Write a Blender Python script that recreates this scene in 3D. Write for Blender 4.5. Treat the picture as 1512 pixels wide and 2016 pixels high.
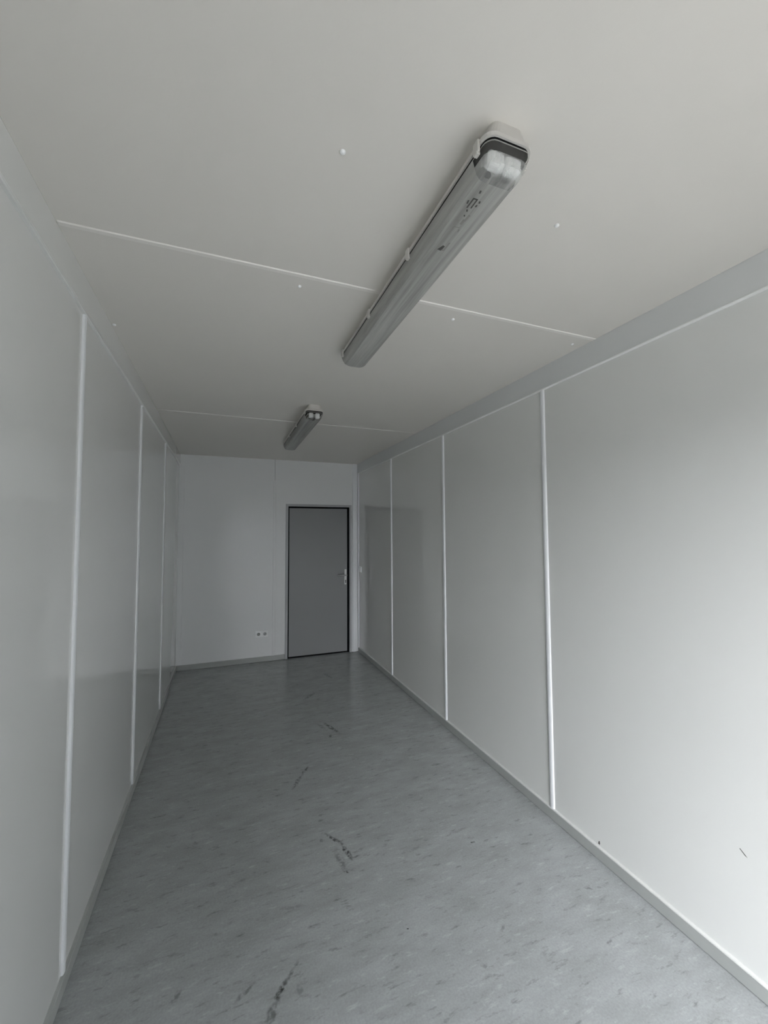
import bpy, bmesh, math, random
from mathutils import Vector, Matrix

# ---------------------------------------------------------------- clear
for o in list(bpy.data.objects):
    bpy.data.objects.remove(o, do_unlink=True)
scene = bpy.context.scene
COL = scene.collection
random.seed(7)

# ---------------------------------------------------------------- room measures (metres)
W, D, H = 2.19, 5.35, 2.50          # inner width, distance camera -> back wall, height
Y0 = -0.50                          # inner face of the front wall (behind the camera)
# open entrance doorway in the front wall behind the camera: x0, x1, z1
OX0, OX1, OZ1 = 0.72, 1.95, 2.05

# ---------------------------------------------------------------- camera
F_PX, YAW, PITCH, ROLL = 815.65, 0.3690, 0.0524, -0.0053
fw = Vector((math.sin(YAW)*math.cos(PITCH), math.cos(YAW)*math.cos(PITCH), math.sin(PITCH)))
rt = Vector((math.cos(YAW), -math.sin(YAW), 0.0))
up = rt.cross(fw)
r2 = math.cos(ROLL)*rt + math.sin(ROLL)*up
u2 = -math.sin(ROLL)*rt + math.cos(ROLL)*up
cam_data = bpy.data.cameras.new('camera')
cam = bpy.data.objects.new('camera', cam_data)
COL.objects.link(cam)
cam.matrix_world = Matrix((
    (r2.x, u2.x, -fw.x, 0.4953),
    (r2.y, u2.y, -fw.y, 0.0),
    (r2.z, u2.z, -fw.z, 1.5554),
    (0, 0, 0, 1)))
cam_data.sensor_fit = 'HORIZONTAL'
cam_data.sensor_width = 36.0
cam_data.lens = 36.0*F_PX/1512.0
cam_data.clip_start = 0.02
scene.camera = cam

# ---------------------------------------------------------------- world: even overcast daylight
world = bpy.data.worlds.new('overcast_sky')
scene.world = world
world.use_nodes = True
wn = world.node_tree.nodes
bg = wn['Background']
bg.inputs['Color'].default_value = (0.945, 0.965, 1.0, 1)
bg.inputs['Strength'].default_value = 14.6

# veiled sun, low behind the viewer's left shoulder (wide soft disc through thin cloud)
sl = bpy.data.lights.new('veiled_sun', 'SUN')
sl.energy = 1.7; sl.angle = math.radians(50); sl.color = (1.0, 0.98, 0.94)
sun = bpy.data.objects.new('veiled_sun', sl)
SAZ, SEL = math.radians(17), math.radians(29)
sun.rotation_euler = Vector((math.sin(SAZ)*math.cos(SEL), math.cos(SAZ)*math.cos(SEL), -math.sin(SEL))).to_track_quat('-Z', 'Y').to_euler()
sun.location = (-3, -6, 5)
COL.objects.link(sun)

# daylight portal in the doorway: guides the sky's light through the opening, adds none of its own
pl = bpy.data.lights.new('daylight_portal', 'AREA')
pl.shape = 'RECTANGLE'; pl.size = OX1-OX0; pl.size_y = OZ1
pl.cycles.is_portal = True
po = bpy.data.objects.new('daylight_portal', pl)
po.location = ((OX0+OX1)/2, Y0-0.092, OZ1/2)
po.rotation_euler = (math.radians(90), 0, math.radians(180))     # faces into the room (+y)
COL.objects.link(po)

scene.view_settings.view_transform = 'Standard'
scene.view_settings.look = 'None'
scene.view_settings.gamma = 1.0
scene.view_settings.use_curve_mapping = False
scene.view_settings.exposure = 0.0
scene.cycles.max_bounces = 16
scene.cycles.diffuse_bounces = 12
scene.cycles.glossy_bounces = 6
scene.cycles.transparent_max_bounces = 12
scene.cycles.sample_clamp_indirect = 0.0
scene.cycles.blur_glossy = 0.0
scene.cycles.use_denoising = True

# ---------------------------------------------------------------- materials
def new_mat(name):
    m = bpy.data.materials.new(name)
    m.use_nodes = True
    return m, m.node_tree.nodes, m.node_tree.links, m.node_tree.nodes['Principled BSDF']

def plain(name, col, rough=0.5, metal=0.0, spec=0.5, bump=0.0, bscale=200.0, var=0.03, vscale=3.0):
    m, n, l, b = new_mat(name)
    tc = n.new('ShaderNodeTexCoord')
    nz = n.new('ShaderNodeTexNoise'); nz.inputs['Scale'].default_value = vscale
    nz.inputs['Detail'].default_value = 4.0
    l.new(tc.outputs['Object'], nz.inputs['Vector'])
    mr = n.new('ShaderNodeMapRange')
    mr.inputs['To Min'].default_value = 1.0-var; mr.inputs['To Max'].default_value = 1.0+var
    l.new(nz.outputs['Fac'], mr.inputs['Value'])
    mul = n.new('ShaderNodeVectorMath'); mul.operation = 'SCALE'
    mul.inputs[0].default_value = col
    l.new(mr.outputs['Result'], mul.inputs['Scale'])
    l.new(mul.outputs['Vector'], b.inputs['Base Color'])
    b.inputs['Roughness'].default_value = rough
    b.inputs['Metallic'].default_value = metal
    b.inputs['Specular IOR Level'].default_value = spec
    if bump > 0:
        n2 = n.new('ShaderNodeTexNoise'); n2.inputs['Scale'].default_value = bscale
        n2.inputs['Detail'].default_value = 2.0
        l.new(tc.outputs['Object'], n2.inputs['Vector'])
        bp = n.new('ShaderNodeBump'); bp.inputs['Strength'].default_value = bump
        bp.inputs['Distance'].default_value = 0.001
        l.new(n2.outputs['Fac'], bp.inputs['Height'])
        l.new(bp.outputs['Normal'], b.inputs['Normal'])
    return m

M_WALL = plain('wall_panel_enamel', (0.697, 0.705, 0.694), rough=0.08, spec=0.5, var=0.015)
for _m in (M_WALL,):
    _b = _m.node_tree.nodes['Principled BSDF']
    _b.inputs['Coat Weight'].default_value = 0.4
    _b.inputs['Coat Roughness'].default_value = 0.04
M_WALLBACK = plain('back_panel_enamel', (0.735, 0.745, 0.755), rough=0.21, spec=0.5, bump=0.01, bscale=9, var=0.015)
M_CEIL = plain('ceiling_panel_enamel', (0.70, 0.678, 0.64), rough=0.42, spec=0.4, bump=0.2, bscale=90, var=0.02)
M_STRIP = plain('white_pvc_strip', (0.74, 0.755, 0.78), rough=0.28, spec=0.5)
M_CEILSTRIP = plain('cream_pvc_strip', (0.78, 0.76, 0.725), rough=0.35)
M_LIPLIGHT = plain('trim_lip_highlight', (0.80, 0.81, 0.80), rough=0.35)  # light caught by the right band's lower lip, put in as paler colour
M_SKIRTLIP = plain('pale_skirting_lip', (0.62, 0.63, 0.62), rough=0.35)
M_COVE = plain('grey_sheet_trim', (0.64, 0.655, 0.66), rough=0.30, spec=0.5, var=0.015)
M_SKIRT = plain('grey_pvc_skirting', (0.36, 0.375, 0.368), rough=0.35, spec=0.5, var=0.08, vscale=9)
M_DOOR = plain('door_grey_paint', (0.235, 0.24, 0.25), rough=0.33, spec=0.5, bump=0.1, bscale=250)
M_FRAME = plain('door_frame_grey', (0.40, 0.405, 0.425), rough=0.38)
M_RUBBER = plain('black_rubber', (0.006, 0.006, 0.007), rough=0.8, spec=0.1)
M_METAL = plain('brushed_aluminium', (0.55, 0.55, 0.55), rough=0.35, metal=1.0)
M_WHITE = plain('white_plastic', (0.86, 0.87, 0.88), rough=0.3)
M_DARK = plain('dark_plastic', (0.05, 0.05, 0.055), rough=0.5)
M_HOUSING = plain('aged_grey_polyester', (0.56, 0.545, 0.52), rough=0.5, var=0.10, vscale=14)
M_TUBE = plain('unlit_white_tube', (0.75, 0.76, 0.76), rough=0.2)
M_REFL = plain('white_gear_tray', (0.55, 0.55, 0.53), rough=0.4)
M_SHELL = plain('container_steel_shell', (0.09, 0.095, 0.10), rough=0.6)
M_GROUND = plain('yard_concrete', (0.27, 0.262, 0.246), rough=0.9, var=0.15, vscale=1.5)
M_INK = plain('black_ink', (0.07, 0.07, 0.065), rough=0.6)

def floor_material():
    m, n, l, b = new_mat('mottled_grey_vinyl')
    geo = n.new('ShaderNodeNewGeometry')
    pos = geo.outputs['Position']
    # soft marbling, stretched slightly across the room
    mp = n.new('ShaderNodeMapping')
    mp.inputs['Rotation'].default_value = (0, 0, math.radians(-6))
    mp.inputs['Scale'].default_value = (2.6, 6.5, 1.0)
    l.new(pos, mp.inputs['Vector'])
    n1 = n.new('ShaderNodeTexNoise'); n1.inputs['Scale'].default_value = 1.7
    n1.inputs['Detail'].default_value = 9.0; n1.inputs['Roughness'].default_value = 0.66
    l.new(mp.outputs['Vector'], n1.inputs['Vector'])
    r1 = n.new('ShaderNodeValToRGB')
    r1.color_ramp.elements[0].position = 0.25; r1.color_ramp.elements[0].color = (0.280, 0.293, 0.295, 1)
    r1.color_ramp.elements[1].position = 0.75; r1.color_ramp.elements[1].color = (0.385, 0.403, 0.412, 1)
    l.new(n1.outputs['Fac'], r1.inputs['Fac'])
    # fine speckle
    n0 = n.new('ShaderNodeTexNoise'); n0.inputs['Scale'].default_value = 130.0; n0.inputs['Detail'].default_value = 3.0
    l.new(pos, n0.inputs['Vector'])
    r0 = n.new('ShaderNodeMapRange'); r0.inputs['From Min'].default_value = 0.3; r0.inputs['From Max'].default_value = 0.7
    r0.inputs['To Min'].default_value = 0.93; r0.inputs['To Max'].default_value = 1.07
    l.new(n0.outputs['Fac'], r0.inputs['Value'])
    v0 = n.new('ShaderNodeVectorMath'); v0.operation = 'SCALE'
    l.new(r1.outputs['Color'], v0.inputs[0]); l.new(r0.outputs['Result'], v0.inputs['Scale'])
    # short dark and light strokes, thin on the ground and in loose groups
    mp2 = n.new('ShaderNodeMapping')
    mp2.inputs['Rotation'].default_value = (0, 0, math.radians(-7))
    mp2.inputs['Scale'].default_value = (13.0, 40.0, 1.0)
    mp2.inputs['Location'].default_value = (3.1, 1.7, 0)
    l.new(pos, mp2.inputs['Vector'])
    n2 = n.new('ShaderNodeTexNoise'); n2.inputs['Scale'].default_value = 1.0
    n2.inputs['Detail'].default_value = 5.0; n2.inputs['Roughness'].default_value = 0.68
    l.new(mp2.outputs['Vector'], n2.inputs['Vector'])
    r2_ = n.new('ShaderNodeMapRange'); r2_.inputs['From Min'].default_value = 0.57
    r2_.inputs['From Max'].default_value = 0.72; r2_.inputs['To Max'].default_value = 0.75
    l.new(n2.outputs['Fac'], r2_.inputs['Value'])
    mx = n.new('ShaderNodeMix'); mx.data_type = 'RGBA'
    l.new(r2_.outputs['Result'], mx.inputs['Factor'])
    l.new(v0.outputs['Vector'], mx.inputs['A'])
    mx.inputs['B'].default_value = (0.15, 0.16, 0.155, 1)
    r3 = n.new('ShaderNodeMapRange'); r3.inputs['From Min'].default_value = 0.42
    r3.inputs['From Max'].default_value = 0.28; r3.inputs['To Max'].default_value = 0.6
    l.new(n2.outputs['Fac'], r3.inputs['Value'])
    mx2 = n.new('ShaderNodeMix'); mx2.data_type = 'RGBA'
    l.new(r3.outputs['Result'], mx2.inputs['Factor'])
    l.new(mx.outputs['Result'], mx2.inputs['A'])
    mx2.inputs['B'].default_value = (0.50, 0.52, 0.53, 1)
    # heel scuffs: stretched spots with ragged edges; (x, y, half length, half width, angle, depth)
    nw = n.new('ShaderNodeTexNoise'); nw.inputs['Scale'].default_value = 28.0
    nw.inputs['Detail'].default_value = 4.0
    l.new(pos, nw.inputs['Vector'])
    sub = n.new('ShaderNodeVectorMath'); sub.operation = 'SUBTRACT'
    l.new(nw.outputs['Color'], sub.inputs[0]); sub.inputs[1].default_value = (0.5, 0.5, 0.5)
    sc = n.new('ShaderNodeVectorMath'); sc.operation = 'SCALE'; sc.inputs['Scale'].default_value = 0.032
    l.new(sub.outputs['Vector'], sc.inputs[0])
    wp = n.new('ShaderNodeVectorMath'); wp.operation = 'ADD'
    l.new(pos, wp.inputs[0]); l.new(sc.outputs['Vector'], wp.inputs[1])
    def seg(a, c, w, d):
        mx_, my_ = (a[0]+c[0])/2, (a[1]+c[1])/2
        ln = math.hypot(c[0]-a[0], c[1]-a[1])/2
        return (mx_, my_, ln, w, math.atan2(c[1]-a[1], c[0]-a[0]), d)
    marks = SCUFFS(seg)
    acc = None
    for (mx_, my_, ln, w, ang, d) in marks:
        ma = n.new('ShaderNodeMapping'); ma.vector_type = 'TEXTURE'
        ma.inputs['Location'].default_value = (mx_, my_, 0)
        ma.inputs['Rotation'].default_value = (0, 0, ang)
        ma.inputs['Scale'].default_value = (ln, w, 10.0)
        l.new(wp.outputs['Vector'], ma.inputs['Vector'])
        le = n.new('ShaderNodeVectorMath'); le.operation = 'LENGTH'
        l.new(ma.outputs['Vector'], le.inputs[0])
        mr = n.new('ShaderNodeMapRange')
        mr.inputs['From Min'].default_value = 1.15; mr.inputs['From Max'].default_value = 0.55
        mr.inputs['To Max'].default_value = d
        l.new(le.outputs['Value'], mr.inputs['Value'])
        if acc is None:
            acc = mr.outputs['Result']
        else:
            mm = n.new('ShaderNodeMath'); mm.operation = 'MAXIMUM'
            l.new(acc, mm.inputs[0]); l.new(mr.outputs['Result'], mm.inputs[1])
            acc = mm.outputs['Value']
    # patchy scuff
    npz = n.new('ShaderNodeTexNoise'); npz.inputs['Scale'].default_value = 55.0; npz.inputs['Detail'].default_value = 2.0
    l.new(pos, npz.inputs['Vector'])
    pr = n.new('ShaderNodeMapRange'); pr.inputs['From Min'].default_value = 0.35; pr.inputs['From Max'].default_value = 0.58
    l.new(npz.outputs['Fac'], pr.inputs['Value'])
    pm = n.new('ShaderNodeMath'); pm.operation = 'MULTIPLY'
    l.new(acc, pm.inputs[0]); l.new(pr.outputs['Result'], pm.inputs[1])
    mx3 = n.new('ShaderNodeMix'); mx3.data_type = 'RGBA'
    l.new(pm.outputs['Value'], mx3.inputs['Factor'])
    l.new(mx2.outputs['Result'], mx3.inputs['A'])
    mx3.inputs['B'].default_value = (0.05, 0.052, 0.05, 1)
    l.new(mx3.outputs['Result'], b.inputs['Base Color'])
    # sheen
    rr = n.new('ShaderNodeMapRange'); rr.inputs['To Min'].default_value = 0.10; rr.inputs['To Max'].default_value = 0.14
    l.new(n1.outputs['Fac'], rr.inputs['Value'])
    l.new(rr.outputs['Result'], b.inputs['Roughness'])
    b.inputs['Specular IOR Level'].default_value = 0.27
    bp = n.new('ShaderNodeBump'); bp.inputs['Strength'].default_value = 0.01; bp.inputs['Distance'].default_value = 0.001
    l.new(n2.outputs['Fac'], bp.inputs['Height'])
    l.new(bp.outputs['Normal'], b.inputs['Normal'])
    return m

def SCUFFS(seg):
    return [
        # boot mark near the middle of the floor
        seg((1.005, 2.205), (1.085, 2.08), 0.010, 0.8), seg((1.07, 2.10), (1.092, 1.98), 0.013, 0.95),
        seg((0.975, 2.17), (0.99, 2.15), 0.012, 0.5), seg((1.03, 2.06), (1.045, 1.92), 0.020, 0.42),
        seg((1.085, 2.0), (1.13, 2.0), 0.006, 0.5), seg((1.035, 1.945), (1.055, 1.915), 0.007, 0.8),
        # long streak at the lower edge of the picture
        seg((0.775, 1.615), (0.715, 1.545), 0.009, 0.55), seg((0.725, 1.56), (0.68, 1.495), 0.013, 1.0),
        seg((0.685, 1.50), (0.64, 1.435), 0.015, 0.6), seg((0.765, 1.53), (0.755, 1.49), 0.014, 0.35),
        # curved mark
        seg((1.05, 2.86), (0.985, 2.77), 0.011, 0.7), seg((0.995, 2.785), (0.905, 2.64), 0.015, 0.5),
        # double mark
        seg((1.285, 3.46), (1.36, 3.23), 0.017, 0.75), seg((1.235, 3.46), (1.275, 3.32), 0.015, 0.35),
        seg((1.275, 3.22), (1.295, 3.20), 0.022, 0.6),
        # far marks
        seg((1.21, 3.98), (1.37, 4.14), 0.02, 0.4), seg((1.56, 4.65), (1.61, 4.45), 0.02, 0.35),
        # small dots
        seg((1.690, 1.878), (1.688, 1.865), 0.011, 0.9), seg((1.393, 1.400), (1.393, 1.393), 0.007, 1.1),
        seg((1.193, 1.570), (1.193, 1.563), 0.007, 1.0), seg((1.38, 1.34), (1.40, 1.345), 0.007, 0.35),
        seg((1.86, 1.24), (1.90, 1.25), 0.006, 0.45), seg((0.36, 1.62), (0.38, 1.66), 0.010, 0.45),
        seg((0.55, 1.545), (0.62, 1.585), 0.009, 0.45), seg((1.52, 1.42), (1.56, 1.45), 0.007, 0.5),
        seg((1.99, 1.47), (2.02, 1.44), 0.007, 0.45), seg((1.58, 1.96), (1.72, 1.97), 0.008, 0.25),
        seg((1.30, 1.93), (1.44, 1.94), 0.008, 0.28), seg((0.72, 1.85), (0.84, 1.82), 0.010, 0.25),
    ]
M_FLOOR = floor_material()

def diffuser_material(name, clear, c0=(0.29, 0.29, 0.275, 1), c1=(0.50, 0.50, 0.48, 1)):
    """thin plastic cover: a dusty diffuse film over clear plastic; 'clear' = share of light passing straight"""
    m, n, l, b = new_mat(name)
    out = n['Material Output']
    tc = n.new('ShaderNodeTexCoord')
    mp = n.new('ShaderNodeMapping'); mp.inputs['Scale'].default_value = (46.0, 1.6, 20.0)
    l.new(tc.outputs['Object'], mp.inputs['Vector'])
    nz = n.new('ShaderNodeTexNoise'); nz.inputs['Scale'].default_value = 1.0; nz.inputs['Detail'].default_value = 6.0
    nz.inputs['Roughness'].default_value = 0.65
    l.new(mp.outputs['Vector'], nz.inputs['Vector'])
    cr = n.new('ShaderNodeValToRGB')
    cr.color_ramp.elements[0].position = 0.30; cr.color_ramp.elements[0].color = c0
    cr.color_ramp.elements[1].position = 0.72; cr.color_ramp.elements[1].color = c1
    l.new(nz.outputs['Fac'], cr.inputs['Fac'])
    l.new(cr.outputs['Color'], b.inputs['Base Color'])
    b.inputs['Roughness'].default_value = 0.35
    tr = n.new('ShaderNodeBsdfTransparent'); tr.inputs['Color'].default_value = (0.93, 0.94, 0.93, 1)
    ms = n.new('ShaderNodeMixShader'); 
    mr = n.new('ShaderNodeMapRange'); mr.inputs['To Min'].default_value = clear+0.12; mr.inputs['To Max'].default_value = clear-0.12
    l.new(nz.outputs['Fac'], mr.inputs['Value'])
    l.new(mr.outputs['Result'], ms.inputs['Fac'])
    l.new(b.outputs['BSDF'], ms.inputs[1]); l.new(tr.outputs['BSDF'], ms.inputs[2])
    l.new(ms.outputs['Shader'], out.inputs['Surface'])
    return m
M_DIFF = diffuser_material('dusty_prismatic_cover', 0.18)
M_DIFFEND = diffuser_material('clear_cover_end', 0.68, (0.55, 0.55, 0.54, 1), (0.85, 0.85, 0.84, 1))
M_DIFFEND2 = diffuser_material('clean_cover_end', 0.86)
M_DIFF2 = diffuser_material('less_dusty_cover', 0.35)

# ---------------------------------------------------------------- mesh helpers
def link(o, parent=None):
    COL.objects.link(o)
    if parent is not None:
        o.parent = parent
    return o

def mesh_obj(name, bm, mats, parent=None, smooth=False, origin=(0, 0, 0)):
    bmesh.ops.recalc_face_normals(bm, faces=bm.faces[:])
    me = bpy.data.meshes.new(name)
    if origin != (0, 0, 0):
        bmesh.ops.translate(bm, verts=bm.verts[:], vec=-Vector(origin))
    bm.to_mesh(me); bm.free()
    for m in (mats if isinstance(mats, (list, tuple)) else [mats]):
        me.materials.append(m)
    if smooth:
        for p in me.polygons:
            p.use_smooth = True
    o = bpy.data.objects.new(name, me)
    o.location = origin
    return link(o, parent)

def box(bm, x0, x1, y0, y1, z0, z1, bevel=0.0, seg=2, mat=0):
    r = bmesh.ops.create_cube(bm, size=1.0)
    vs = r['verts']
    bmesh.ops.scale(bm, verts=vs, vec=(x1-x0, y1-y0, z1-z0))
    bmesh.ops.translate(bm, verts=vs, vec=((x0+x1)/2, (y0+y1)/2, (z0+z1)/2))
    fs = set(f for v in vs for f in v.link_faces)
    for f in fs: f.material_index = mat
    if bevel > 0:
        es = list(set(e for v in vs for e in v.link_edges))
        bmesh.ops.bevel(bm, geom=es, offset=bevel, segments=seg, affect='EDGES', profile=0.5, clamp_overlap=True)

def box_obj(name, x0, x1, y0, y1, z0, z1, mat, parent=None, bevel=0.0, seg=2, origin=(0, 0, 0)):
    bm = bmesh.new()
    box(bm, x0, x1, y0, y1, z0, z1, bevel, seg)
    return mesh_obj(name, bm, mat, parent, origin=origin)

def prism(bm, pts, axis, a, b, mat=0):
    """extrude a closed 2D outline along an axis; pts are the other two coordinates in axis order"""
    def mk(p, t):
        if axis == 'x': return (t, p[0], p[1])
        if axis == 'y': return (p[0], t, p[1])
        return (p[0], p[1], t)
    va = [bm.verts.new(mk(p, a)) for p in pts]
    vb = [bm.verts.new(mk(p, b)) for p in pts]
    n = len(pts)
    fs = [bm.faces.new((va[i], va[(i+1) % n], vb[(i+1) % n], vb[i])) for i in range(n)]
    fs.append(bm.faces.new(va[::-1])); fs.append(bm.faces.new(vb))
    for f in fs: f.material_index = mat
    return fs

def cyl(bm, c, r, h, axis='z', seg=20, r2=None, mat=0):
    res = bmesh.ops.create_cone(bm, cap_ends=True, segments=seg, radius1=r, radius2=r if r2 is None else r2, depth=h)
    vs = res['verts']
    if axis == 'x': bmesh.ops.rotate(bm, verts=vs, cent=(0, 0, 0), matrix=Matrix.Rotation(math.pi/2, 3, 'Y'))
    if axis == 'y': bmesh.ops.rotate(bm, verts=vs, cent=(0, 0, 0), matrix=Matrix.Rotation(-math.pi/2, 3, 'X'))
    bmesh.ops.translate(bm, verts=vs, vec=c)
    for f in set(f for v in vs for f in v.link_faces): f.material_index = mat

def tag(o, label, cat=None, kind=None, group=None):
    o['label'] = label
    if cat: o['category'] = cat
    if kind: o['kind'] = kind
    if group: o['group'] = group
    return o

def empty(name, loc=(0, 0, 0)):
    o = bpy.data.objects.new(name, None)
    o.empty_display_size = 0.1
    o.location = loc
    return link(o)

def half_round(w, d, n=8):
    """outline of a half-round cover strip: width w along u, depth d along v"""
    pts = []
    for i in range(n+1):
        a = math.pi*i/n
        pts.append((-w/2*math.cos(a), d*math.sin(a)**0.75 if 0 < i < n else 0.0))
    return pts

T = 0.05      # panel thickness
G = 0.0015    # half joint gap

# ---------------------------------------------------------------- floor
fl = box_obj('floor', -0.09, W+0.09, Y0-0.09, D+0.09, -0.06, 0.0, M_FLOOR)
tag(fl, 'scuffed mottled grey vinyl floor running the length of the room', 'floor', 'structure')

# ---------------------------------------------------------------- ceiling
ce = box_obj('ceiling', -0.09, W+0.09, Y0-0.09, D+0.09, H+T+0.002, H+T+0.05, M_SHELL)
tag(ce, 'pale warm grey panelled ceiling with two thin cross joints', 'ceiling', 'structure')
JC = [1.476, 3.485]
edges = [Y0-0.05] + JC + [D+0.05]
for a, b_ in zip(edges[:-1], edges[1:]):
    box_obj('ceiling_panel', -0.05, W+0.05, a+G, b_-G, H, H+T, M_CEIL, ce, bevel=0.001, seg=1)
for y in JC:
    bm = bmesh.new()
    prism(bm, [(y-0.011, H-0.0002), (y-0.008, H-0.0035), (y+0.008, H-0.0035), (y+0.011, H-0.0002)], 'x', 0.016, W-0.016)
    mesh_obj('joint_strip', bm, M_CEILSTRIP, ce)
for (x, y) in [(0.757, 0.946), (1.437, 0.950), (0.752, 1.543), (1.426, 1.550), (2.111, 1.550), (0.024, 2.126)]:
    bm = bmesh.new()
    bmesh.ops.create_uvsphere(bm, u_segments=14, v_segments=8, radius=0.0075)
    bmesh.ops.scale(bm, verts=bm.verts[:], vec=(1, 1, 0.7))
    bmesh.ops.translate(bm, verts=bm.verts[:], vec=(x, y, H-0.001))
    mesh_obj('screw_cap', bm, M_WHITE, ce, smooth=True)

# ---------------------------------------------------------------- side walls
def side_wall(name, label, left, joints):
    s = -1 if left else 1
    x_in = 0.0 if left else W
    xs = sorted((x_in + s*(T+0.002), x_in + s*(T+0.04)))
    bm = bmesh.new()
    box(bm, xs[0], xs[1], Y0-0.09, D+0.09, 0.0, H+T)
    w = mesh_obj(name, bm, M_SHELL)
    tag(w, label, 'wall', 'structure')
    ed = [Y0-0.05] + joints + [D]
    px = sorted((x_in, x_in + s*T))
    for a, b_ in zip(ed[:-1], ed[1:]):
        box_obj('wall_panel', px[0], px[1], a+G, b_-G, 0.0, H, M_WALL, w, bevel=0.001, seg=1)
    for y in joints:
        bm = bmesh.new()
        prism(bm, [(x_in - s*v, y+u) for (u, v) in (half_round(0.028, 0.009) if left else half_round(0.032, 0.011))], 'z', 0.055, H-0.127)
        mesh_obj('joint_strip', bm, M_STRIP, w, smooth=False)
    return w
wr = side_wall('wall_right', 'light grey enamelled panel wall right of the grey door', False, [0.693, 1.853, 3.01, 4.159])
wl = side_wall('wall_left', 'light grey enamelled panel wall on the left with the dark floor mirrored low', True, [0.643, 1.797, 2.954, 4.10])
# black scrape on the right wall, and a dark nick just over the skirting
bm = bmesh.new()
def flat_mark(bm, x, pts, t=0.0004):
    prism(bm, pts, 'x', x-t, x+0.0005)
flat_mark(bm, W, [(0.960, 0.4525), (0.944, 0.4385), (0.936, 0.4355), (0.941, 0.4405), (0.957, 0.4535)])
mesh_obj('scrape_mark', bm, M_INK, wr)
bm = bmesh.new()
flat_mark(bm, W, [(1.560, 0.068), (1.556, 0.082), (1.551, 0.084), (1.549, 0.074), (1.552, 0.066)])
mesh_obj('scrape_mark', bm, M_INK, wr)

# ---------------------------------------------------------------- back wall with door opening
DX0, DX1, DZ = 1.228, 2.094, 1.940       # outer size of the door frame
wb = box_obj('wall_back', -0.09, W+0.09, D+0.13, D+0.17, 0.0, H+T, M_SHELL)
tag(wb, 'shiny grey end wall around the door with a double socket', 'wall', 'structure')
JB = 1.090
box_obj('wall_panel', -0.05, JB-G, D, D+T, 0.0, H, M_WALLBACK, wb, bevel=0.001, seg=1)
bm = bmesh.new()
box(bm, JB+G, DX0+0.01, D, D+T, 0.0, DZ-0.01)
box(bm, DX1-0.01, W+0.05, D, D+T, 0.0, DZ-0.01)
box(bm, JB+G, W+0.05, D, D+T, DZ-0.01, H)
mesh_obj('wall_panel', bm, M_WALLBACK, wb)
bm = bmesh.new()
prism(bm, [(JB-0.017, D+0.0002), (JB-0.014, D-0.004), (JB+0.014, D-0.004), (JB+0.017, D+0.0002)], 'z', 0.06, 2.23)
mesh_obj('joint_strip', bm, M_WALLBACK, wb)

# ---------------------------------------------------------------- front wall behind the camera
def holed(bm, y0, y1, z1, x0, x1):
    box(bm, x0, OX0, y0, y1, 0.0, OZ1); box(bm, OX1, x1, y0, y1, 0.0, OZ1); box(bm, x0, x1, y0, y1, OZ1, z1)
bm = bmesh.new(); holed(bm, Y0-T-0.04, Y0-T-0.002, H+T, -0.09, W+0.09)
wf = mesh_obj('wall_front', bm, M_SHELL)
tag(wf, 'plain grey front wall with the entrance doorway behind the viewer', 'wall', 'structure')
bm = bmesh.new(); holed(bm, Y0-T, Y0, H, -0.05, W+0.05)
mesh_obj('wall_panel', bm, M_WALL, wf)

# ---------------------------------------------------------------- trims
def cove(name, left, label):
    s = 1 if left else -1
    x = 0.0 if left else W
    bm = bmesh.new()
    prof = [(0, H), (0.012, H), (0.013, H-0.003), (0.013, H-0.123), (0, H-0.123)]
    prism(bm, [(x+s*u, z) for (u, z) in prof], 'y', Y0+0.002, D-0.004)
    k = 0.004 if left else 0.0
    prof = [(0, H-0.1235), (0.0135, H-0.1235), (0.0165-k, H-0.1255), (0.0165-k, H-0.1285), (0.013-k, H-0.1305), (0, H-0.1305)]
    prism(bm, [(x+s*u, z) for (u, z) in prof], 'y', Y0+0.002, D-0.004, mat=1)
    tag(mesh_obj(name, bm, [M_WALL, M_WALL] if left else [M_COVE, M_LIPLIGHT]), label, 'trim', 'structure')
cove('trim_1', False, 'grey sheet metal cover band along the top of the right wall')
cove('trim_2', True, 'grey sheet metal cover band along the top of the left wall')
# corner post right of the door
bm = bmesh.new()
box(bm, 2.108, 2.166, D-0.016, D, 0.040, H-0.001, bevel=0.003)
box(bm, 2.113, 2.161, D-0.013, D, 0.0, 0.038, bevel=0.002)
cyl(bm, (2.140, D-0.0165, 1.115), 0.006, 0.003, 'y', 12)
tag(mesh_obj('trim_3', bm, M_STRIP), 'light upright cover strip between the grey door and the right corner', 'trim', 'structure')
# corner strip on the right wall
bm = bmesh.new()
prism(bm, [(W, D-0.040), (W-0.012, D-0.036), (W-0.012, D-0.014), (W, D-0.010)], 'z', 0.05, H-0.131)
tag(mesh_obj('trim_4', bm, M_STRIP), 'thin upright strip on the right wall in the far corner behind the switch', 'trim', 'structure')
# left corner cover
bm = bmesh.new()
box(bm, 0.0, 0.058, D-0.010, D, 0.065, H-0.131, bevel=0.002)
tag(mesh_obj('trim_5', bm, M_WALLBACK), 'flat upright cover strip in the far left corner', 'trim', 'structure')

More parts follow.
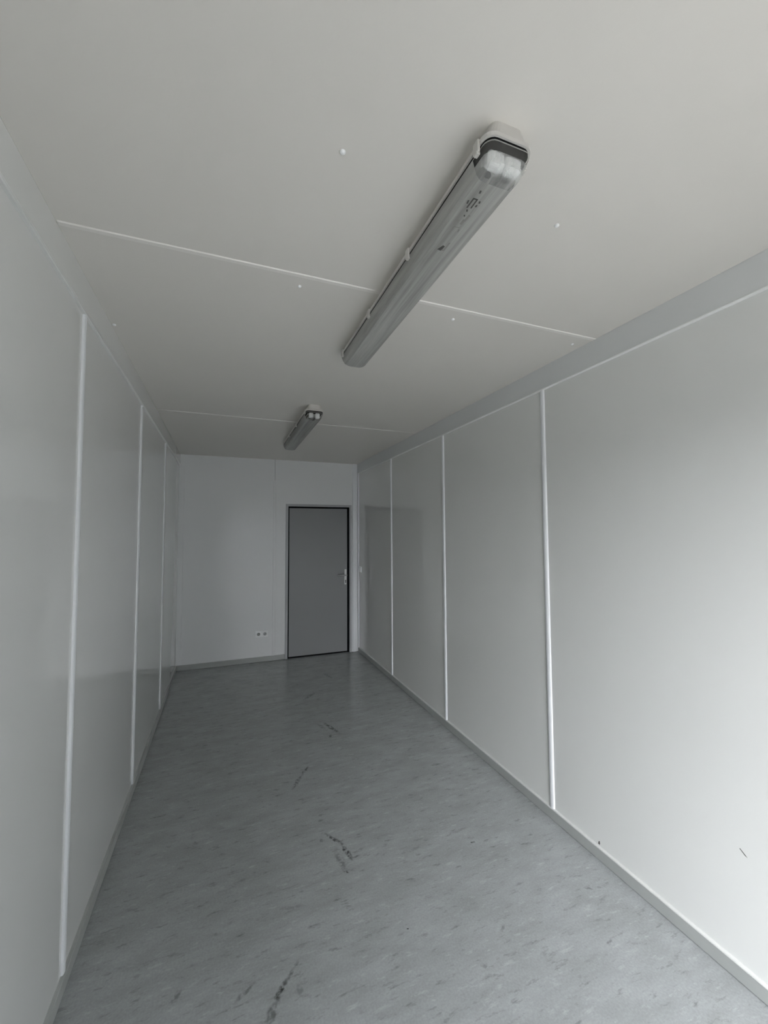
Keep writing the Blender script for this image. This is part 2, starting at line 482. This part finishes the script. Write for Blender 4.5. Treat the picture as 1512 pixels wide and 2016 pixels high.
# ---------------------------------------------------------------- baseboards
def skirting(name, run, label):
    bm = bmesh.new()
    body = [(0, 0.0015), (0.009, 0.0015), (0.011, 0.006), (0.011, 0.054), (0, 0.054)]
    lip = [(0, 0.0545), (0.0115, 0.0545), (0.0125, 0.057), (0.0105, 0.0605), (0, 0.062)]
    for k, prof in enumerate((body, lip)):
        if run == 'right':
            prism(bm, [(W-u, z) for u, z in prof], 'y', Y0+0.002, D-0.02, mat=k)
        elif run == 'left':
            prism(bm, [(u, z) for u, z in prof], 'y', Y0+0.002, D-0.001, mat=k)
        else:
            prism(bm, [(D-u, z) for u, z in prof], 'x', 0.012, DX0-0.002, mat=k)
    tag(mesh_obj(name, bm, [M_SKIRT, M_SKIRTLIP if run == 'right' else M_SKIRT]), label, 'baseboard', 'structure')
skirting('baseboard_right', 'right', 'grey plastic skirting along the foot of the right wall')
skirting('baseboard_left', 'left', 'grey plastic skirting along the foot of the left wall')
skirting('baseboard_back', 'back', 'grey plastic skirting under the socket, left of the door')

# ---------------------------------------------------------------- grey door
dr = empty('door_1', ((DX0+DX1)/2, D, 0))
tag(dr, 'closed plain grey door with black seal in the end wall', 'door', 'structure')
DI = Matrix.Translation(-dr.location)
def dpart(o, par=dr):
    o.parent = par
    if par is dr: o.matrix_parent_inverse = DI
    else: o.matrix_parent_inverse = par.matrix_basis.inverted() @ Matrix.Identity(4)
    return o
FW = 0.030
bm = bmesh.new()
box(bm, DX0, DX0+FW, D-0.014, D+0.10, 0.0, DZ, bevel=0.002)
box(bm, DX1-FW, DX1, D-0.014, D+0.10, 0.0, DZ, bevel=0.002)
box(bm, DX0+FW-0.001, DX1-FW+0.001, D-0.014, D+0.10, DZ-FW, DZ, bevel=0.002)
dpart(mesh_obj('door_frame', bm, M_FRAME))
bm = bmesh.new()
lx0, lx1, lz1 = DX0+FW, DX1-FW, DZ-FW
box(bm, lx0, lx0+0.015, D+0.004, D+0.09, 0.0, lz1)
box(bm, lx1-0.028, lx1, D+0.004, D+0.09, 0.0, lz1)
box(bm, lx0, lx1, D+0.004, D+0.09, lz1-0.020, lz1)
box(bm, lx0, lx1, D+0.010, D+0.09, 0.0, 0.018)
dpart(mesh_obj('door_seal', bm, M_RUBBER))
leaf = dpart(box_obj('door_leaf', lx0+0.015, lx1-0.028, D+0.006, D+0.06, 0.018, lz1-0.020, M_DOOR, bevel=0.002))
# lever handle with long plate
hx, hz = 2.012, 1.012
bm = bmesh.new()
box(bm, hx-0.015, hx+0.015, D-0.004, D+0.006, hz-0.125, hz+0.075, bevel=0.004, seg=3)
plate = mesh_obj('handle_plate', bm, M_METAL); plate.parent = leaf
bm = bmesh.new()
cyl(bm, (hx, D-0.022, hz), 0.011, 0.040, 'y', 16)
cyl(bm, (hx-0.052, D-0.046, hz), 0.0095, 0.120, 'x', 16)
bmesh.ops.create_uvsphere(bm, u_segments=16, v_segments=10, radius=0.0115, matrix=Matrix.Translation((hx, D-0.046, hz)))
bmesh.ops.create_uvsphere(bm, u_segments=16, v_segments=10, radius=0.0095, matrix=Matrix.Translation((hx-0.112, D-0.046, hz)))
lever = mesh_obj('door_lever', bm, M_METAL, smooth=True); lever.parent = leaf
bm = bmesh.new()
cyl(bm, (hx, D-0.0045, hz-0.074), 0.0085, 0.004, 'y', 16)
box(bm, hx-0.005, hx+0.005, D-0.0065, D-0.003, hz-0.105, hz-0.074)
kh = mesh_obj('keyhole', bm, M_DARK); kh.parent = leaf
kh['label'] = 'dark keyhole in the handle plate'

# ---------------------------------------------------------------- double socket
sx0, sx1, sz = 0.872, 1.022, 0.336
so = empty('wall_socket', ((sx0+sx1)/2, D, sz))
tag(so, 'white double power socket low on the end wall left of the door', 'socket')
def at(o, par_empty):
    o.parent = par_empty; o.matrix_parent_inverse = Matrix.Translation(-par_empty.location); return o
at(box_obj('socket_frame', sx0, sx1, D-0.010, D, sz-0.038, sz+0.038, M_WHITE, bevel=0.004, seg=3), so)
for k in (0, 1):
    cx = sx0+0.038+k*0.074
    bm = bmesh.new()
    # ring plus sunken well
    r = 0.0215
    for i in range(24):
        a0, a1 = 2*math.pi*i/24, 2*math.pi*(i+1)/24
        p = lambda a, rr, y: (cx+rr*math.cos(a), y, sz+rr*math.sin(a))
        q = [bm.verts.new(p(a0, r+0.003, D-0.0101)), bm.verts.new(p(a1, r+0.003, D-0.0101)), bm.verts.new(p(a1, r, D-0.0135)), bm.verts.new(p(a0, r, D-0.0135))]
        bm.faces.new(q)
        q = [bm.verts.new(p(a0, r, D-0.0135)), bm.verts.new(p(a1, r, D-0.0135)), bm.verts.new(p(a1, r-0.002, D-0.0104)), bm.verts.new(p(a0, r-0.002, D-0.0104))]
        bm.faces.new(q)
    cyl(bm, (cx, D-0.0102, sz), r-0.001, 0.0006, 'y', 24, mat=1)
    for dx in (-0.0095, 0.0095):
        cyl(bm, (cx+dx*0.707, D-0.0106, sz+dx*0.707), 0.0028, 0.0006, 'y', 10, mat=2)
    ins = at(mesh_obj('socket_insert', bm, [M_WHITE, plain('socket_well_grey_%d' % k, (0.30, 0.31, 0.31), 0.5), M_DARK]), so)

# ---------------------------------------------------------------- light switch on the right wall by the far corner
sy, swz = 5.235, 1.085
sw = empty('light_switch', (W, sy, swz))
tag(sw, 'small white light switch on the right wall beside the grey door', 'switch')
at(box_obj('switch_frame', W-0.010, W, sy-0.040, sy+0.040, swz-0.040, swz+0.040, M_WHITE, bevel=0.003, seg=2), sw)
bm = bmesh.new()
prism(bm, [(W-0.0095, swz-0.028), (W-0.017, swz-0.028), (W-0.013, swz+0.028), (W-0.0095, swz+0.028)], 'y', sy-0.028, sy+0.028)
at(mesh_obj('switch_rocker', bm, M_WHITE), sw)

# ---------------------------------------------------------------- ceiling lamps (damp-proof twin tube fittings)
LEN, LW = 1.27, 0.132
def rounded(w, h, r, n=5):
    pts = []
    for (cx, cy, a0) in ((w/2-r, h/2-r, 0), (-w/2+r, h/2-r, 90), (-w/2+r, -h/2+r, 180), (w/2-r, -h/2+r, 270)):
        for i in range(n+1):
            a = math.radians(a0+90*i/n)
            pts.append((cx+r*math.cos(a), cy+r*math.sin(a)))
    return pts

def loft(bm, rings, cap0=True, cap1=True, mat=0):
    vr = []
    for (w, l, r, z, y) in rings:
        vr.append([bm.verts.new((p[0], p[1]+y, z)) for p in rounded(w, l, r)])
    n = len(vr[0]); fs = []
    for a, b_ in zip(vr[:-1], vr[1:]):
        for i in range(n):
            fs.append(bm.faces.new((a[i], a[(i+1) % n], b_[(i+1) % n], b_[i])))
    if cap0: fs.append(bm.faces.new(vr[0][::-1]))
    if cap1: fs.append(bm.faces.new(vr[-1]))
    for f in fs: f.material_index = mat
    return fs

def make_lamp(label, y_mid, x_mid, diff_mat, end_mat, hw):
    root = empty('ceiling_lamp', (x_mid, y_mid, H))
    tag(root, label, 'lamp', group='twin tube ceiling lamps')
    # housing: shallow tub on the ceiling with a rim
    bm = bmesh.new()
    loft(bm, [(LW-0.044, LEN-0.020, 0.020, 0.0, 0), (LW-0.040, LEN-0.016, 0.022, -0.008, 0), (LW-0.020, LEN-0.008, 0.024, -0.034, 0),
              (LW, LEN, 0.027, -0.038, 0), (LW, LEN, 0.027, -0.047, 0), (LW-0.012, LEN-0.012, 0.024, -0.047, 0), (LW-0.016, LEN-0.016, 0.022, -0.040, 0)])
    mesh_obj('lamp_housing', bm, M_HOUSING, root)
    # dark seal between housing and cover
    bm = bmesh.new()
    loft(bm, [(LW-0.010, LEN-0.010, 0.025, -0.0465, 0), (LW-0.010, LEN-0.010, 0.025, -0.0545, 0)], mat=0)
    mesh_obj('lamp_seal', bm, M_RUBBER, root)
    # gear tray and tubes inside
    tray = box_obj('gear_tray', -0.046, 0.046, -LEN/2+0.055, LEN/2-0.055, -0.062, -0.0550, M_REFL, root, bevel=0.002, seg=1)
    for s in (-1, 1):
        bm = bmesh.new()
        cyl(bm, (s*0.026, 0, -0.078), 0.0128, LEN-0.130, 'y', 18)
        t = mesh_obj('fluorescent_tube', bm, M_TUBE, root, smooth=False)
        for e in (-1, 1):
            bm = bmesh.new()
            cyl(bm, (s*0.026, e*(LEN/2-0.074), -0.078), 0.0132, 0.018, 'y', 18)
            mesh_obj('tube_cap', bm, M_METAL, t)
        for e in (-1, 1):
            bm = bmesh.new()
            box(bm, s*0.0235-hw, s*0.0235+hw, e*(LEN/2-0.036)-0.013, e*(LEN/2-0.036)+0.013, -0.094, -0.0550, bevel=0.009, seg=4)
            mesh_obj('lamp_holder', bm, M_WHITE, root)
    # cover: tapering trough with rounded ends
    bm = bmesh.new()
    rings = [(LW-0.006, LEN-0.006, 0.025, -0.0548, 0), (LW-0.006, LEN-0.006, 0.025, -0.058, 0), (LW-0.014, LEN-0.018, 0.028, -0.074, 0),
             (LW-0.024, LEN-0.036, 0.030, -0.090, 0), (LW-0.040, LEN-0.058, 0.030, -0.099, 0), (LW-0.062, LEN-0.086, 0.026, -0.1025, 0)]
    loft(bm, rings, cap0=False, cap1=True)
    # cut across near the ends so that the ends can be clear
    for yc in (-LEN/2+0.066, LEN/2-0.066):
        bmesh.ops.bisect_plane(bm, geom=bm.verts[:]+bm.edges[:]+bm.faces[:], plane_co=(0, yc, 0), plane_no=(0, 1, 0))
    for f in bm.faces:
        c = f.calc_center_median()
        f.material_index = 0 if (c.y > -LEN/2+0.066 or c.z > -0.059) else (2 if c.z > -0.070 else 1)
    cov = mesh_obj('lamp_cover', bm, [diff_mat, end_mat, M_DIFFEND2], root)
    # clips
    for s in (-1, 1):
        for yc in (-LEN/2+0.045, -LEN/2+0.435, -LEN/2+0.82, LEN/2-0.055):
            bm = bmesh.new()
            x = s*(LW/2+0.001)
            box(bm, x-0.0035, x+0.0035, yc-0.011, yc+0.011, -0.062, -0.033, bevel=0.0015, seg=1)
            box(bm, x-0.006 if s > 0 else x-0.004, x+0.004 if s > 0 else x+0.006, yc-0.007, yc+0.007, -0.066, -0.058, bevel=0.001, seg=1)
            mesh_obj('cover_clip', bm, M_HOUSING, root)
    return root, cov

lamp1, cov1 = make_lamp('large dusty twin tube lamp nearest the viewer, crossing the ceiling joint', 0.735+LEN/2, 1.100, M_DIFF, M_DIFFEND, 0.0225)
lamp2, cov2 = make_lamp('farther twin tube lamp near the end wall with two white tube sockets showing', 2.955+LEN/2, 1.105, M_DIFF2, M_DIFFEND2, 0.0165)

# printed sign and torn label rests on the underside of the near lamp's cover (room x, y)
def cover_mark(name, polys, mat, label=None):
    bm = bmesh.new()
    for pts in polys:
        prism(bm, [(x-lamp1.location.x, y-lamp1.location.y) for x, y in pts], 'z', -0.1031, -0.1024)
    o = mesh_obj(name, bm, mat, cov1)
    if label: o['label'] = label
def bar(x0, y0, x1, y1, w):
    d = math.hypot(x1-x0, y1-y0); nx, ny = -(y1-y0)/d*w/2, (x1-x0)/d*w/2
    return [(x0+nx, y0+ny), (x1+nx, y1+ny), (x1-nx, y1-ny), (x0-nx, y0-ny)]
M_FADED = plain('faded_ink', (0.24, 0.24, 0.225), rough=0.7)
cover_mark('printed_sign', [bar(1.071, 0.849, 1.071, 0.882, 0.0035), bar(1.0815, 0.849, 1.0815, 0.880, 0.0035), bar(1.071, 0.8505, 1.0815, 0.8505, 0.0035),
    bar(1.062, 0.860, 1.064, 0.870, 0.004), bar(1.091, 0.853, 1.093, 0.859, 0.004), bar(1.0905, 0.866, 1.0905, 0.872, 0.0045),
    bar(1.074, 0.824, 1.076, 0.832, 0.0045), bar(1.075, 0.887, 1.078, 0.893, 0.004), bar(1.078, 0.905, 1.081, 0.910, 0.003)], M_INK, 'small black printed sign')
cover_mark('label_rest', [bar(1.0915, 0.902, 1.0905, 0.924, 0.006), bar(1.088, 0.920, 1.087, 0.938, 0.007), bar(1.0735, 0.925, 1.075, 0.933, 0.0045)], M_FADED, 'faded grey label rest')
cover_mark('label_rest', [[(1.0745, 1.048), (1.083, 1.027), (1.0895, 1.030), (1.087, 1.050)]], M_INK, 'torn black label rest')
cover_mark('label_rest', [bar(1.095, 1.046, 1.0955, 1.012, 0.004), bar(1.085, 1.047, 1.096, 1.046, 0.004)], M_FADED)
cover_mark('label_rest', [bar(1.073, 0.952, 1.090, 0.950, 0.0015), bar(1.073, 0.952, 1.0745, 0.978, 0.0015), bar(1.093, 0.956, 1.0945, 0.966, 0.003)], M_FADED)

# ---------------------------------------------------------------- outside ground at the doorway
gr = box_obj('floor_outside', -14, 12, -14, Y0-0.10, -0.26, -0.20, M_GROUND)
tag(gr, 'pale concrete yard outside the entrance behind the viewer', 'ground', 'structure')
# added unseen sky blockers: one low for the horizon, one tall to the right
o = box_obj('sky_blocker', -14, 1.04, -9.3, -9.0, -0.2, 2.3, M_SHELL)
tag(o, 'added low grey blocker behind the viewer, shutting off the low sky', 'wall', 'structure')
o = box_obj('sky_blocker', 1.05, 9.0, -7.4, -5.0, -0.2, 5.4, M_SHELL)
tag(o, 'added tall grey blocker behind the viewer, shutting off sky to the right', 'wall', 'structure')
